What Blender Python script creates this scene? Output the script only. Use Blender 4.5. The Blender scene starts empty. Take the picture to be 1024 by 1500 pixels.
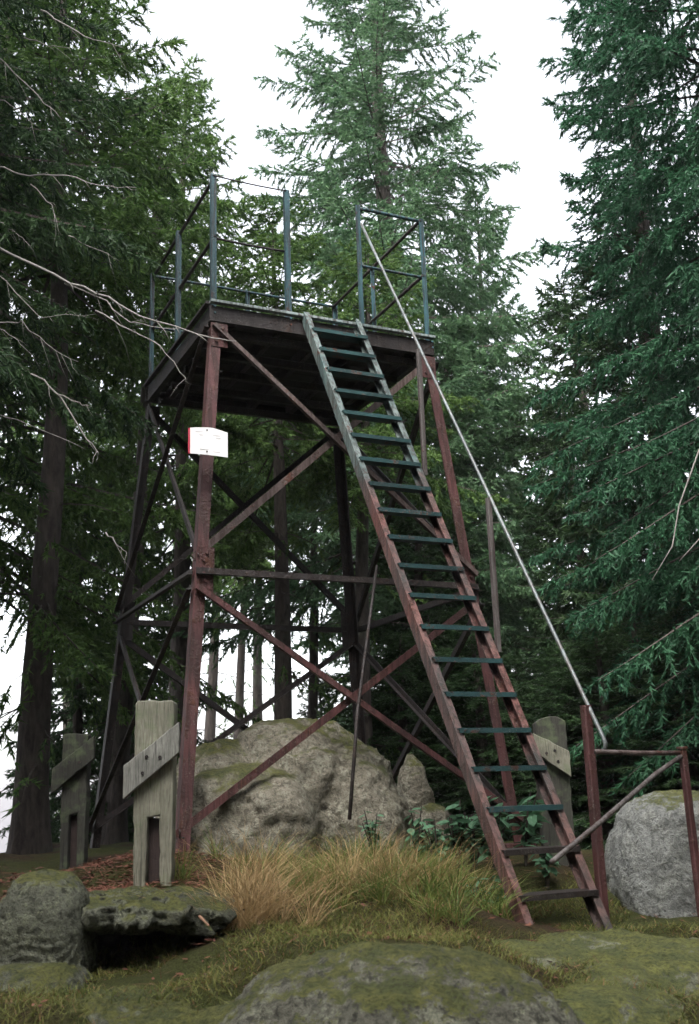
import bpy, math, random
import numpy as np
from mathutils import Vector, Matrix, noise as mnoise

sc = bpy.context.scene
col = sc.collection
R = math.radians

# ------------------------------------------------------------------ camera
FPX, PITCH, ROLL = 1601.6, 0.2559, -0.0335          # focal length in pixels of a 1500 px tall frame
cp, sp, cr, sr = math.cos(PITCH), math.sin(PITCH), math.cos(ROLL), math.sin(ROLL)
X0 = Vector((1, 0, 0)); U0 = Vector((0, -sp, cp)); F0 = Vector((0, cp, sp))
cam_d = bpy.data.cameras.new('camera'); cam = bpy.data.objects.new('camera', cam_d); col.objects.link(cam)
rt = cr * X0 + sr * U0; up = -sr * X0 + cr * U0; bk = -F0
cam.matrix_world = Matrix(((rt.x, up.x, bk.x, 0), (rt.y, up.y, bk.y, 0), (rt.z, up.z, bk.z, 0), (0, 0, 0, 1)))
cam_d.sensor_fit = 'VERTICAL'; cam_d.sensor_height = 36; cam_d.lens = 36 * FPX / 1500
cam_d.dof.use_dof = True; cam_d.dof.focus_distance = 6.9; cam_d.dof.aperture_fstop = 4.5
cam_d.clip_start = 0.05; cam_d.clip_end = 3000
sc.camera = cam

# ------------------------------------------------------------------ sky, sun, exposure
SUN_EL, SUN_ROT = R(52), R(200)
w = bpy.data.worlds.new('World'); sc.world = w; w.use_nodes = True
nt = w.node_tree; nt.nodes.clear()
sky = nt.nodes.new('ShaderNodeTexSky'); sky.sky_type = 'NISHITA'; sky.sun_disc = False
sky.sun_elevation = SUN_EL; sky.sun_rotation = SUN_ROT; sky.dust_density = 4.0; sky.air_density = 1.0
hs = nt.nodes.new('ShaderNodeHueSaturation'); hs.inputs['Saturation'].default_value = 0.22
bg = nt.nodes.new('ShaderNodeBackground'); bg.inputs['Strength'].default_value = 0.15
wo = nt.nodes.new('ShaderNodeOutputWorld')
nt.links.new(sky.outputs[0], hs.inputs['Color']); nt.links.new(hs.outputs[0], bg.inputs['Color'])
nt.links.new(bg.outputs[0], wo.inputs['Surface'])
sd = bpy.data.lights.new('sun', 'SUN'); sd.energy = 0.5; sd.angle = R(40); sd.color = (1, .96, .9)
sun = bpy.data.objects.new('sun', sd); col.objects.link(sun)
az = SUN_ROT
dsun = Vector((math.sin(az) * math.cos(SUN_EL), math.cos(az) * math.cos(SUN_EL), math.sin(SUN_EL)))
sun.rotation_euler = (-dsun).to_track_quat('-Z', 'Y').to_euler(); sun.location = (0, 0, 30)
vs = sc.view_settings; vs.view_transform = 'Standard'; vs.look = 'None'; vs.gamma = 1; vs.exposure = 2.32
vs.use_curve_mapping = False
sc.render.engine = 'CYCLES'

# ------------------------------------------------------------------ helpers
rng = np.random.default_rng(7); random.seed(7)
def at(px, py, Y):
    """a point of the place, given by where the photograph shows it and how far away it is"""
    x, y = px - 512, py - 750
    a = cr * x + sr * y; b = -sr * x + cr * y
    d = np.array([a / FPX, cp + b / FPX * sp, sp - b / FPX * cp])
    return d * (Y / d[1])

ORG = {}
def thing(name, label, cat, loc=(0, 0, 0), group=None):
    o = bpy.data.objects.new(name, None); col.objects.link(o); o.location = loc; o.empty_display_size = .2
    o['label'] = label; o['category'] = cat
    if group: o['group'] = group
    ORG[o] = np.array(loc, float); return o
def tag(o, label, cat, group=None, kind=None):
    if label: o['label'] = label
    if cat: o['category'] = cat
    if group: o['group'] = group
    if kind: o['kind'] = kind
    return o
def link(name, me, mat, parent=None, loc=None):
    o = bpy.data.objects.new(name, me); col.objects.link(o)
    if mat is not None and not me.materials: me.materials.append(mat)
    if parent is not None:
        o.parent = parent; ORG[o] = ORG[parent] if loc is None else ORG[parent] + np.array(loc)
    else: ORG[o] = np.zeros(3) if loc is None else np.array(loc, float)
    if loc is not None: o.location = loc
    return o
def obj(name, V, Fc, mat, parent=None, loc=None, smooth=False):
    """V in world coordinates; becomes one mesh object, its origin at its parent's (or at loc)"""
    V = np.asarray(V, float)
    org = ORG[parent] if parent is not None else (np.zeros(3) if loc is None else np.array(loc, float))
    me = bpy.data.meshes.new(name); me.from_pydata((V - org).tolist(), [], [list(f) for f in Fc])
    if smooth: me.polygons.foreach_set('use_smooth', [True] * len(me.polygons))
    me.update()
    o = link(name, me, mat, parent, None if parent is not None else loc)
    return o
def fast_mesh(name, V, n):
    """V: (faces*n, 3) unshared vertices, every face has n corners"""
    me = bpy.data.meshes.new(name); nv = len(V); nf = nv // n
    me.vertices.add(nv); me.vertices.foreach_set('co', np.ascontiguousarray(V, dtype=np.float32).ravel())
    me.loops.add(nv); me.loops.foreach_set('vertex_index', np.arange(nv, dtype=np.int32))
    me.polygons.add(nf); me.polygons.foreach_set('loop_start', np.arange(0, nv, n, dtype=np.int32))
    me.update(calc_edges=True); return me
def grid_mesh(name, P, smooth=True):
    ny, nx = P.shape[:2]
    i = np.arange(ny * nx).reshape(ny, nx)
    q = np.stack([i[:-1, :-1], i[:-1, 1:], i[1:, 1:], i[1:, :-1]], -1).reshape(-1, 4)
    me = bpy.data.meshes.new(name); me.vertices.add(ny * nx)
    me.vertices.foreach_set('co', P.reshape(-1, 3).astype(np.float32).ravel())
    me.loops.add(q.size); me.loops.foreach_set('vertex_index', q.astype(np.int32).ravel())
    me.polygons.add(len(q)); me.polygons.foreach_set('loop_start', np.arange(0, q.size, 4, dtype=np.int32))
    me.update(calc_edges=True)
    if smooth: me.polygons.foreach_set('use_smooth', np.ones(len(q), bool))
    return me
def unit(v): v = np.asarray(v, float); return v / np.linalg.norm(v)
def prism(A, B, prof, side, nrm=None):
    """profile points (s, t) swept from A to B; s runs along `side`, t along the remaining normal"""
    A, B = np.asarray(A, float), np.asarray(B, float); d = unit(B - A)
    s = np.asarray(side, float); s = unit(s - d * np.dot(s, d)); t = np.cross(d, s)
    if nrm is not None and np.dot(t, nrm) < 0: t = -t
    n = len(prof); V = [A + s * a + t * b for a, b in prof] + [B + s * a + t * b for a, b in prof]
    F = [[i, (i + 1) % n, n + (i + 1) % n, n + i] for i in range(n)] + [list(range(n))[::-1], list(range(n, 2 * n))]
    return V, F
def LP(a, b, th): return [(0, 0), (a, 0), (a, th), (th, th), (th, b), (0, b)]          # angle iron
def CP(a, b, th): return [(-a/2, 0), (a/2, 0), (a/2, b), (a/2-th, b), (a/2-th, th), (-a/2+th, th), (-a/2+th, b), (-a/2, b)]
def BX(a, b): c = min(a, b) * .12; return [(-a/2+c, -b/2), (a/2-c, -b/2), (a/2, -b/2+c), (a/2, b/2-c), (a/2-c, b/2), (-a/2+c, b/2), (-a/2, b/2-c), (-a/2, -b/2+c)]
def RD(r, n=10): return [(r * math.cos(2 * math.pi * i / n), r * math.sin(2 * math.pi * i / n)) for i in range(n)]
def bar(name, A, B, prof, side, mat, parent, nrm=None, smooth=False):
    V, F = prism(A, B, prof, side, nrm); return obj(name, V, F, mat, parent, smooth=smooth)
def tube(P, rad, n=7):
    """round tube through the points P with a radius per point"""
    P = np.asarray(P, float); m = len(P); rad = np.broadcast_to(np.asarray(rad, float), (m,))
    T = np.gradient(P, axis=0); T /= np.linalg.norm(T, axis=1)[:, None]
    ref = np.array([0, 0, 1.]) if abs(T[0][2]) < .8 else np.array([1., 0, 0])
    V = []; F = []
    for i in range(m):
        s = unit(np.cross(T[i], ref)); t = np.cross(T[i], s)
        for k in range(n):
            a = 2 * math.pi * k / n; V.append(P[i] + rad[i] * (s * math.cos(a) + t * math.sin(a)))
    for i in range(m - 1):
        for k in range(n): F.append([i*n+k, i*n+(k+1) % n, (i+1)*n+(k+1) % n, (i+1)*n+k])
    F += [list(range(n))[::-1], list(range((m-1)*n, m*n))]
    return V, F

# ------------------------------------------------------------------ materials
class N:
    def __init__(s, name):
        s.m = bpy.data.materials.new(name); s.m.use_nodes = True; s.t = s.m.node_tree
        s.b = s.t.nodes['Principled BSDF']; s.out = s.t.nodes['Material Output']
    def n(s, typ, **k):
        x = s.t.nodes.new(typ)
        for a, v in k.items(): setattr(x, a, v)
        return x
    def l(s, a, b): s.t.links.new(a, b)
    def coord(s, which='Object', scale=(1, 1, 1), rot=(0, 0, 0)):
        if which == 'World': src = s.n('ShaderNodeNewGeometry').outputs['Position']
        else: src = s.n('ShaderNodeTexCoord').outputs[which]
        mp = s.n('ShaderNodeMapping'); mp.inputs['Scale'].default_value = scale; mp.inputs['Rotation'].default_value = rot
        s.l(src, mp.inputs['Vector']); return mp.outputs[0]
    def noise(s, vec, scale, detail=5, rough=.6, dist=0):
        x = s.n('ShaderNodeTexNoise'); x.inputs['Scale'].default_value = scale; x.inputs['Detail'].default_value = detail
        x.inputs['Roughness'].default_value = rough; x.inputs['Distortion'].default_value = dist
        s.l(vec, x.inputs['Vector']); return x.outputs['Fac']
    def ramp(s, fac, stops):
        x = s.n('ShaderNodeValToRGB'); e = x.color_ramp.elements
        while len(e) < len(stops): e.new(.5)
        for i, (p, c) in enumerate(stops):
            e[i].position = p; e[i].color = (*(c if hasattr(c, '__len__') else (c, c, c)), 1)
        s.l(fac, x.inputs[0]); return x.outputs[0]
    def mix(s, fac, a, b, mode='MIX'):
        x = s.n('ShaderNodeMix', data_type='RGBA', blend_type=mode)
        ins = [i for i in x.inputs if i.enabled]
        for i, v in zip(ins, (fac, a, b)):
            if hasattr(v, 'is_output'): s.l(v, i)
            elif hasattr(v, '__len__'): i.default_value = (*v, 1)
            else: i.default_value = v
        return [o for o in x.outputs if o.enabled][0]
    def math(s, op, a, b=0.0, clamp=False):
        x = s.n('ShaderNodeMath', operation=op, use_clamp=clamp)
        for i, v in zip(x.inputs, (a, b)):
            if hasattr(v, 'is_output'): s.l(v, i)
            else: i.default_value = v
        return x.outputs[0]
    def bump(s, h, strength=.5, dist=.01):
        x = s.n('ShaderNodeBump'); x.inputs['Strength'].default_value = strength; x.inputs['Distance'].default_value = dist
        s.l(h, x.inputs['Height']); s.l(x.outputs[0], s.b.inputs['Normal'])
    def color(s, c): s.l(c, s.b.inputs['Base Color'])
    def rough(s, v): s.b.inputs['Roughness'].default_value = v

def mat_paint(name, c1, c2, rust=(.075, .028, .017), amount=.5, rough=.55, split=None, low=None, spec=.4, streak=.75):
    """worn paint over rusty steel; split = height where a second, lower coat begins"""
    k = N(name); v = k.coord('World')
    a = k.noise(v, 9, 6, .65); b = k.noise(v, 55, 4, .6); c = k.noise(v, 3.0, 4, .6)
    base = k.mix(k.ramp(c, [(.35, 0), (.65, 1)]), c1, c2)
    if split is not None:
        sep = k.n('ShaderNodeSeparateXYZ'); k.l(k.n('ShaderNodeNewGeometry').outputs['Position'], sep.inputs[0])
        h = k.math('ADD', sep.outputs['Z'], k.math('MULTIPLY', k.math('SUBTRACT', a, .5), .7))
        f = k.math('MULTIPLY', k.math('SUBTRACT', split + .06, h), 9, True)
        lo = k.mix(k.ramp(c, [(.4, 0), (.62, 1)]), low[0], low[1])
        base = k.mix(f, base, lo)
    m = k.ramp(k.math('ADD', k.math('MULTIPLY', a, .7), k.math('MULTIPLY', b, .3)), [(amount - .02, 0), (amount + .03, 1)])
    col_ = k.mix(m, base, k.mix(b, [x * .5 for x in rust], [x * 1.7 for x in rust]))
    st = k.noise(k.coord('World', (26, 26, 1.6)), 1.6, 5, .65); gr = k.noise(v, 1.7, 4, .6)
    col_ = k.mix(k.ramp(st, [(.42, streak), (.56, 0)]), col_, [x * .35 for x in rust])
    col_ = k.mix(k.ramp(gr, [(.4, .6), (.6, 0)]), col_, [x * .3 for x in c2])
    sp_ = k.noise(v, 120, 3, .6); col_ = k.mix(k.math('MULTIPLY', k.ramp(sp_, [(.6, 0), (.68, .7)]), k.ramp(c, [(.45, 0), (.6, 1)])), col_, (.17, .165, .14))
    k.color(col_); k.rough(rough); k.b.inputs['Specular IOR Level'].default_value = spec
    k.bump(k.math('ADD', k.math('ADD', k.math('MULTIPLY', a, .5), b), k.math('MULTIPLY', m, .6)), .6, .006); return k.m
RED = ((.115, .042, .042), (.08, .034, .034))
M = {}
M['red_steel'] = mat_paint('red_steel', *RED, amount=.56)
M['brown_steel'] = mat_paint('brown_steel', (.125, .09, .082), (.085, .064, .06), amount=.56)
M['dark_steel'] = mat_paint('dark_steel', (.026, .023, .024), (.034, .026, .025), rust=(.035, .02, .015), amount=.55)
M['teal_steel'] = mat_paint('teal_steel', (.045, .122, .142), (.034, .088, .106), amount=.6)
M['grey_steel'] = mat_paint('grey_steel', (.14, .125, .12), (.1, .088, .085), amount=.62)
M['galvanised'] = mat_paint('galvanised', (.2, .235, .235), (.14, .17, .175), rust=(.2, .13, .1), amount=.66, rough=.38, spec=.6)
M['deck_edge'] = mat_paint('deck_edge', (.4, .44, .43), (.18, .25, .25), amount=.6)
M['tread'] = mat_paint('tread', (.026, .08, .082), (.016, .046, .05), amount=.57, streak=0)

def mat_wood(name, c1, c2, moss=0.0):
    k = N(name); v = k.coord('Object', (14, 14, 1.2)); g = k.noise(v, 5, 8, .7, .6); g2 = k.noise(k.coord('Object', (60, 60, 2)), 6, 4, .6)
    c = k.mix(k.ramp(g, [(.3, 0), (.7, 1)]), c1, c2)
    cr_ = k.noise(k.coord('Object', (30, 30, .9)), 2.2, 6, .7, .3); c = k.mix(k.ramp(cr_, [(.36, .9), (.41, 0)]), c, [x * .18 for x in c2])
    st_ = k.noise(k.coord('Object'), 5, 4, .6); c = k.mix(k.ramp(st_, [(.4, .6), (.6, 0)]), c, [x * .55 for x in c2])
    c = k.mix(k.ramp(g2, [(.36, .75), (.5, 0)]), c, [x * .35 for x in c2])
    if moss:
        n = k.noise(k.coord('Object'), 7, 5, .6); c = k.mix(k.ramp(n, [(.62 - moss * .2, 0), (.72, .85)]), c, (.11, .15, .07))
    k.color(c); k.rough(.85); k.bump(k.math('ADD', g, g2), .5, .006); return k.m
M['grey_wood'] = mat_wood('grey_wood', (.3, .295, .23), (.18, .175, .13), .35)
M['plank_wood'] = mat_wood('plank_wood', (.33, .33, .295), (.17, .17, .15))
M['shaded_wood'] = mat_wood('shaded_wood', (.06, .06, .046), (.034, .034, .026), .5)  # darker weathered wood, with the shade under the trees in its colour
M['slot_shade'] = mat_wood('slot_shade', (.06, .038, .034), (.035, .022, .02))  # dark reddish shade of the open slot put into the colour
M['deck_wood'] = mat_wood('deck_wood', (.05, .042, .038), (.03, .026, .024))

def mat_rock(name, c1, c2, lichen, moss=.5, mossc=(.062, .072, .026), sc_=1.0, pitk=.85):
    k = N(name); v = k.coord('World')
    big = k.noise(v, 2.2 * sc_, 6, .62, .3); mid = k.noise(v, 9 * sc_, 7, .7); fine = k.noise(v, 65 * sc_, 5, .7); grain = k.noise(v, 240, 2, .5)
    c = k.mix(k.ramp(big, [(.35, 0), (.66, 1)]), c1, c2)
    c = k.mix(k.ramp(mid, [(.5, 0), (.64, .85)]), c, lichen)
    vo = k.n('ShaderNodeTexVoronoi'); vo.inputs['Scale'].default_value = 13 * sc_; k.l(k.mix(.25, v, mid), vo.inputs['Vector'])
    spots = k.ramp(vo.outputs['Distance'], [(.18, 1), (.36, 0)])
    c = k.mix(k.math('MULTIPLY', spots, k.ramp(fine, [(.45, 0), (.6, .7)])), c, [x * 1.5 for x in lichen])
    c = k.mix(k.ramp(fine, [(.33, .8), (.47, 0)]), c, [x * .25 for x in c2])
    pit = k.noise(v, 26 * sc_, 5, .75, .4); c = k.mix(k.ramp(pit, [(.4, pitk), (.5, 0)]), c, [x * .32 for x in c2])
    c = k.mix(k.ramp(pit, [(.56, 0), (.66, .7)]), c, lichen)
    c = k.mix(k.ramp(grain, [(.35, .5), (.55, 0)]), c, [x * .4 for x in c1])
    sep = k.n('ShaderNodeSeparateXYZ'); k.l(k.n('ShaderNodeNewGeometry').outputs['Normal'], sep.inputs[0])
    f = k.math('ADD', k.math('MULTIPLY', sep.outputs['Z'], .55), k.math('ADD', k.math('MULTIPLY', big, .7), k.math('MULTIPLY', fine, .35)))
    f = k.ramp(f, [(1.02 - .45 * moss, 0), (1.16 - .45 * moss, .92)])
    mc = k.mix(k.ramp(mid, [(.4, 0), (.62, 1)]), mossc, (mossc[0] * 1.9, mossc[1] * 1.65, mossc[2] * 1.2))
    c = k.mix(f, c, k.mix(k.ramp(fine, [(.38, .7), (.55, 0)]), mc, [x * .3 for x in mossc]))
    k.color(c); k.rough(.92); k.b.inputs['Specular IOR Level'].default_value = .2
    k.bump(k.math('ADD', k.math('ADD', k.math('ADD', mid, pit), k.math('MULTIPLY', fine, .5)), k.math('MULTIPLY', grain, .12)), .9, .03); return k.m
M['rock_pale'] = mat_rock('rock_pale', (.26, .235, .185), (.15, .14, .105), (.34, .335, .265), .34, pitk=.65)
M['rock_mossy'] = mat_rock('rock_mossy', (.15, .145, .115), (.085, .085, .065), (.24, .245, .18), .15)
M['rock_slab'] = mat_rock('rock_slab', (.19, .195, .145), (.11, .115, .08), (.25, .26, .18), .12, mossc=(.075, .088, .032))
M['rock_green'] = mat_rock('rock_green', (.15, .155, .12), (.085, .09, .065), (.2, .21, .14), .3)
M['rock_shaded'] = mat_rock('rock_shaded', (.06, .05, .042), (.04, .032, .028), (.08, .075, .06), .2)  # shade of the hollow under the ledge is put into this colour
M['rock_grey'] = mat_rock('rock_grey', (.26, .27, .255), (.2, .205, .195), (.32, .33, .3), .2, pitk=.45)

k = N('ground_soil'); v = k.coord('World')
a = k.noise(v, .9, 5, .6); b = k.noise(v, 14, 6, .7); f = k.noise(v, 90, 4, .7)
c = k.mix(k.ramp(b, [(.35, 0), (.65, 1)]), (.045, .03, .02), (.08, .045, .028))
c = k.mix(k.ramp(a, [(.38, 0), (.55, .85)]), c, k.mix(b, (.035, .05, .015), (.085, .1, .03)))
c = k.mix(k.ramp(f, [(.35, .75), (.55, 0)]), c, (.02, .014, .01))
k.color(c); k.rough(.95); k.b.inputs['Specular IOR Level'].default_value = .1
k.bump(k.math('ADD', b, k.math('MULTIPLY', f, .6)), 1, .04); M['soil'] = k.m

def mat_leaf(name, c1, c2, scale=1.4, trans=.35, dry=None):
    k = N(name); g = k.n('ShaderNodeNewGeometry'); rnd = g.outputs['Random Per Island']
    mp = k.coord('Object'); n1 = k.noise(mp, scale, 3, .6)
    f = k.math('ADD', k.math('MULTIPLY', n1, .9), k.math('MULTIPLY', rnd, .55))
    c = k.ramp(f, [(.38, c1), (.95, c2)])
    if dry: c = k.mix(k.math('GREATER_THAN', rnd, dry[0]), c, dry[1])
    k.color(c); k.rough(.6); k.b.inputs['Specular IOR Level'].default_value = .25
    tr = k.n('ShaderNodeBsdfTranslucent'); k.l(c, tr.inputs['Color'])
    mx = k.n('ShaderNodeMixShader'); mx.inputs[0].default_value = trans
    k.l(k.b.outputs[0], mx.inputs[1]); k.l(tr.outputs[0], mx.inputs[2]); k.l(mx.outputs[0], k.out.inputs['Surface']); return k.m
M['needle_warm'] = mat_leaf('needle_warm', (.02, .06, .016), (.125, .215, .055))
M['needle_cool'] = mat_leaf('needle_cool', (.01, .047, .025), (.048, .14, .068))
M['needle_mid'] = mat_leaf('needle_mid', (.04, .1, .052), (.135, .24, .115))
M['needle_dark'] = mat_leaf('needle_dark', (.014, .036, .016), (.055, .105, .038))
M['dry_grass'] = mat_leaf('dry_grass', (.21, .135, .062), (.47, .34, .175), 3, .3)
M['green_grass'] = mat_leaf('green_grass', (.055, .1, .022), (.2, .24, .065), 3, .3, dry=(.8, (.27, .19, .085)))
M['turf'] = mat_leaf('turf', (.055, .08, .018), (.2, .2, .06), 3, .3, dry=(.85, (.2, .13, .06)))
M['leaf'] = mat_leaf('leaf', (.05, .13, .07), (.12, .24, .14), 5, .35)
M['litter'] = mat_leaf('litter', (.075, .03, .022), (.18, .075, .048), 4, .1)

k = N('bark'); v = k.coord('Object', (1, 1, .22)); n1 = k.noise(v, 22, 7, .7, .4); n2 = k.noise(k.coord('Object'), 3, 4, .6)
c = k.mix(k.ramp(n1, [(.35, 0), (.65, 1)]), (.03, .024, .022), (.085, .07, .06)); c = k.mix(k.ramp(n2, [(.55, 0), (.7, .5)]), c, (.09, .1, .075))
k.color(c); k.rough(.95); k.bump(n1, 1, .02); M['bark'] = k.m
k = N('bare_twig'); n1 = k.noise(k.coord('World'), 30, 4, .6); k.color(k.mix(n1, (.13, .12, .11), (.3, .285, .265))); k.rough(.85); M['bare_twig'] = k.m
k = N('dead_twig'); n1 = k.noise(k.coord('World'), 30, 4, .6); k.color(k.mix(n1, (.2, .1, .06), (.34, .2, .13))); k.rough(.85); M['dead_twig'] = k.m
k = N('notice_paper'); v = k.coord('World'); n1 = k.noise(v, 14, 4, .6)
k.color(k.ramp(n1, [(.3, (.8, .8, .8)), (.62, (.88, .88, .87))])); k.rough(.35); M['paper'] = k.m
k = N('red_edge'); k.b.inputs['Base Color'].default_value = (.42, .02, .05, 1); k.rough(.4); M['red_edge'] = k.m
k = N('faint_print'); k.b.inputs['Base Color'].default_value = (.58, .55, .57, 1); k.rough(.5); M['print'] = k.m

# ------------------------------------------------------------------ the ground (one sheet)
CTRL = np.array([(-4, 2, -1.3), (-1.2, 1.5, -1.25), (0, 0, -1.55), (0, 2, -1.15), (1.5, 1.5, -1.3), (4, 2, -1.4), (-.6, 3.2, -.72), (.1, 3.2, -.8), (.9, 3.4, -.82),
    (-1.3, 4.4, -.62), (-.8, 4.2, -.6), (-.3, 4.4, -.53), (.3, 4.5, -.55), (.8, 4.6, -.7), (1.5, 4.8, -.85), (2.6, 5, -.9), (-1.0, 5.4, -.42), (-.4, 5.6, -.42),
    (.2, 5.6, -.42), (.8, 5.7, -.62), (1.5, 5.8, -.68), (-1.1, 6.8, -.32), (-.2, 6.6, -.34), (.6, 6.8, -.42), (1.1, 7.9, -.4), (2, 6.5, -.6), (-2.2, 7, -.38), (-2.2, 9, -.34), (0, 10, -.32), (3, 9, -.6), (-3.5, 6, -.6), (1.5, 10, -.45)])
def hz(x, y):
    x = np.asarray(x, float); y = np.asarray(y, float); sh = x.shape; x = x.ravel(); y = y.ravel()
    d2 = (x[:, None] - CTRL[:, 0]) ** 2 + (y[:, None] - CTRL[:, 1]) ** 2 + .05
    wt = d2 ** -2.0; z = (wt * CTRL[:, 2]).sum(1) / wt.sum(1)
    r = np.hypot(x, y - 7); fall = np.maximum(r - 5.5, 0)
    z = z - np.minimum(.012 * fall ** 2, .25 * fall) - 0 * r
    z = np.maximum(z, -22)
    nz = .05 * np.sin(2.1 * x + 1.3) * np.sin(1.7 * y + .4) + .03 * np.sin(5.3 * x + 2.1 * y) + .018 * np.sin(9.1 * y - 4.2 * x + 1) + .012 * np.sin(17 * x + 3) * np.sin(15 * y)
    far = np.minimum(np.maximum(r - 10, 0) / 20, 1)
    z = z + nz * .7 + far * 1.2 * np.sin(.21 * x + 1) * np.sin(.17 * y)
    return z.reshape(sh)
u = np.linspace(-1, 1, 300); xs = 4.5 * u + 560 * np.sign(u) * np.abs(u) ** 9
vv = np.linspace(-1, 1, 320); ys = 6 + 5.2 * vv + 560 * np.sign(vv) * np.abs(vv) ** 9
GX, GY = np.meshgrid(xs, ys)
g = link('ground', grid_mesh('ground', np.stack([GX, GY, hz(GX, GY)], -1)), M['soil']); g['kind'] = 'structure'

# ------------------------------------------------------------------ the lookout tower
TX, TY, TZ, YAW = -.9378, 7.2608, 3.4993, .444
W_, D_, RH, BAT = 1.784, 1.7436, 1.05, .0886
ZT, ZM, Z0 = -.2033, -1.9523, -3.80
RUN, ZB, SA, SB = 2.4767, -4.17, .3853 * 1.784, .6468 * 1.784
ux = np.array([math.cos(YAW), math.sin(YAW), 0]); uy = np.array([-math.sin(YAW), math.cos(YAW), 0]); uz = np.array([0, 0, 1.])
TO = np.array([TX, TY, TZ])
def T(u, v, w): return TO + ux * u + uy * v + uz * w
def leg(i, j, w, out=0.0):
    s = -BAT * w + out
    return T(-s if i == 0 else W_ + s, -s if j == 0 else D_ + s, w)
tower = thing('lookout_tower', 'old steel lookout tower with railed platform, red legs and a steep teal and rust stair', 'tower',
              tuple(T(W_ / 2, D_ / 2, Z0)))
# platform: deck planks on joists inside an edge frame
nplk = 11; pw = (D_ - .02) / nplk
for i in range(nplk):
    v0 = .01 + i * pw
    bar('deck_plank', T(.012, v0 + pw / 2, -.028 + random.uniform(-.002, .002)), T(W_ - .012, v0 + pw / 2, -.028), BX(pw - .008, .032), uy, M['deck_wood'], tower)
for i in range(5):
    uu = .16 + i * (W_ - .32) / 4
    bar('joist', T(uu, .06, -.096), T(uu, D_ - .06, -.096), BX(.05, .1), ux, M['dark_steel'], tower)
E_ = .055
for (a, b, nn) in ((T(-.03, -.02, -.09), T(W_ + .03, -.02, -.09), -uy), (T(-.03, D_ + .02, -.09), T(W_ + .03, D_ + .02, -.09), uy),
                   (T(-.02, .02, -.09), T(-.02, D_ - .02, -.09), -ux), (T(W_ + .02, .02, -.09), T(W_ + .02, D_ - .02, -.09), ux)):
    bar('edge_beam', a, b, CP(.12, .05, .012), uz, M['dark_steel'], tower, nrm=-nn)
bar('edge_strip', T(-.03, -.036, -.008), T(W_ + .03, -.036, -.008), BX(.022, .045), uz, M['deck_edge'], tower)
for i in range(5):
    bar('cross_bearer', T(.05, .12 + i * (D_ - .24) / 4, -.18), T(W_ - .05, .12 + i * (D_ - .24) / 4, -.18), BX(.05, .06), uy, M['dark_steel'], tower)
bar('edge_strip', T(-.036, -.01, -.008), T(-.036, D_, -.008), BX(.022, .04), uz, M['dark_steel'], tower)
# legs
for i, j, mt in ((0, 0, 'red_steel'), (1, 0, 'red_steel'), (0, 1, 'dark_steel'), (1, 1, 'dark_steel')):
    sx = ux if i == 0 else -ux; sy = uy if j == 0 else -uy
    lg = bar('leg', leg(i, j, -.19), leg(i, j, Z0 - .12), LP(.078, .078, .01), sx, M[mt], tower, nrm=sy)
    for wv in (ZT - .06, ZM, ZM - .14):
        p = leg(i, j, wv, .001) + sx * .062 
        bar('gusset_plate', p + uz * .09 - sy * .008 , p - uz * .09 - sy * .008, BX(.125, .01), ux, M[mt], lg)
        for dz in (-.05, 0, .05):
            q = p - sy * .013 + uz * dz + sx * random.uniform(-.03, .03)
            bar('bolt', q, q - sy * .014, RD(.011, 6), ux, M[mt], lg)
    pc = leg(i, j, Z0 - .05) + sx * .05 + sy * .05
    bar('foot_plate', pc - uz * .01, pc + uz * .012, BX(.24, .24), ux, M[mt], lg)
# braces on the four faces
def face(i0, j0, i1, j1, nn, mts, sz):
    A = lambda w: leg(i0, j0, w) + nn * .016; B = lambda w: leg(i1, j1, w) + nn * .016
    a2 = lambda w: leg(i0, j0, w) - nn * .006; b2 = lambda w: leg(i1, j1, w) - nn * .006
    L_ = LP(sz, sz * .8, .006)
    bar('brace', A(ZT), B(ZM), L_, uz, M[mts[0]], tower, nrm=nn)
    bar('brace', a2(ZM), b2(ZT), L_, uz, M[mts[0]], tower, nrm=-nn)
    bar('strut', A(ZM - .1), B(ZM - .1), L_, uz, M[mts[1]], tower, nrm=nn)
    bar('brace', A(ZM - .2), B(Z0 + .1), L_, uz, M[mts[2]], tower, nrm=nn)
    bar('brace', a2(Z0 + .1), b2(ZM - .2), L_, uz, M[mts[3]], tower, nrm=-nn)
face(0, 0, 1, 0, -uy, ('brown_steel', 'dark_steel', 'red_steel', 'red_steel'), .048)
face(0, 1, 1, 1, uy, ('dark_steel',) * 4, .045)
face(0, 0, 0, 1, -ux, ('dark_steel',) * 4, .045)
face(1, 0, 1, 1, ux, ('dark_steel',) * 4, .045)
# railing posts and rails
F2, F3 = .3296 * W_, .6783 * W_
PST = LP(.04, .04, .006)
posts = [(0, 0), (F2, 0), (F3, 0), (W_, 0), (0, D_ * .52), (0, D_), (W_, D_ * .52), (W_, D_), (W_ * .5, D_)]
for (pu, pv) in posts:
    su = ux if pu < W_ * .6 else -ux; nv = uy if pv < D_ * .6 else -uy
    po = bar('post', T(pu, pv, -.13) - su * .01, T(pu, pv, RH) - su * .01, PST, su, M['teal_steel'], tower, nrm=nv)
    if pv == 0:
        for dz in (-.05, -.1):
            q = T(pu, -.045, dz); bar('bolt', q, q - uy * .012, RD(.009, 6), ux, M['teal_steel'], po)
def rail(a, b, r=.011, mt='teal_steel', sag=0.0):
    n = 9; P = [np.asarray(a) * (1 - t) + np.asarray(b) * t - uz * sag * 4 * t * (1 - t) for t in np.linspace(0, 1, n)]
    V, F = tube(P, r, 8); return obj('rail', V, F, M[mt], tower, smooth=True)
MR = RH * .5126
rail(T(0, .0, RH - .012), T(F2, 0, RH - .012), .0055, 'dark_steel', .008)
rail(T(0, .03, MR), T(F2, .03, MR), .009, 'dark_steel', .006)
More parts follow.
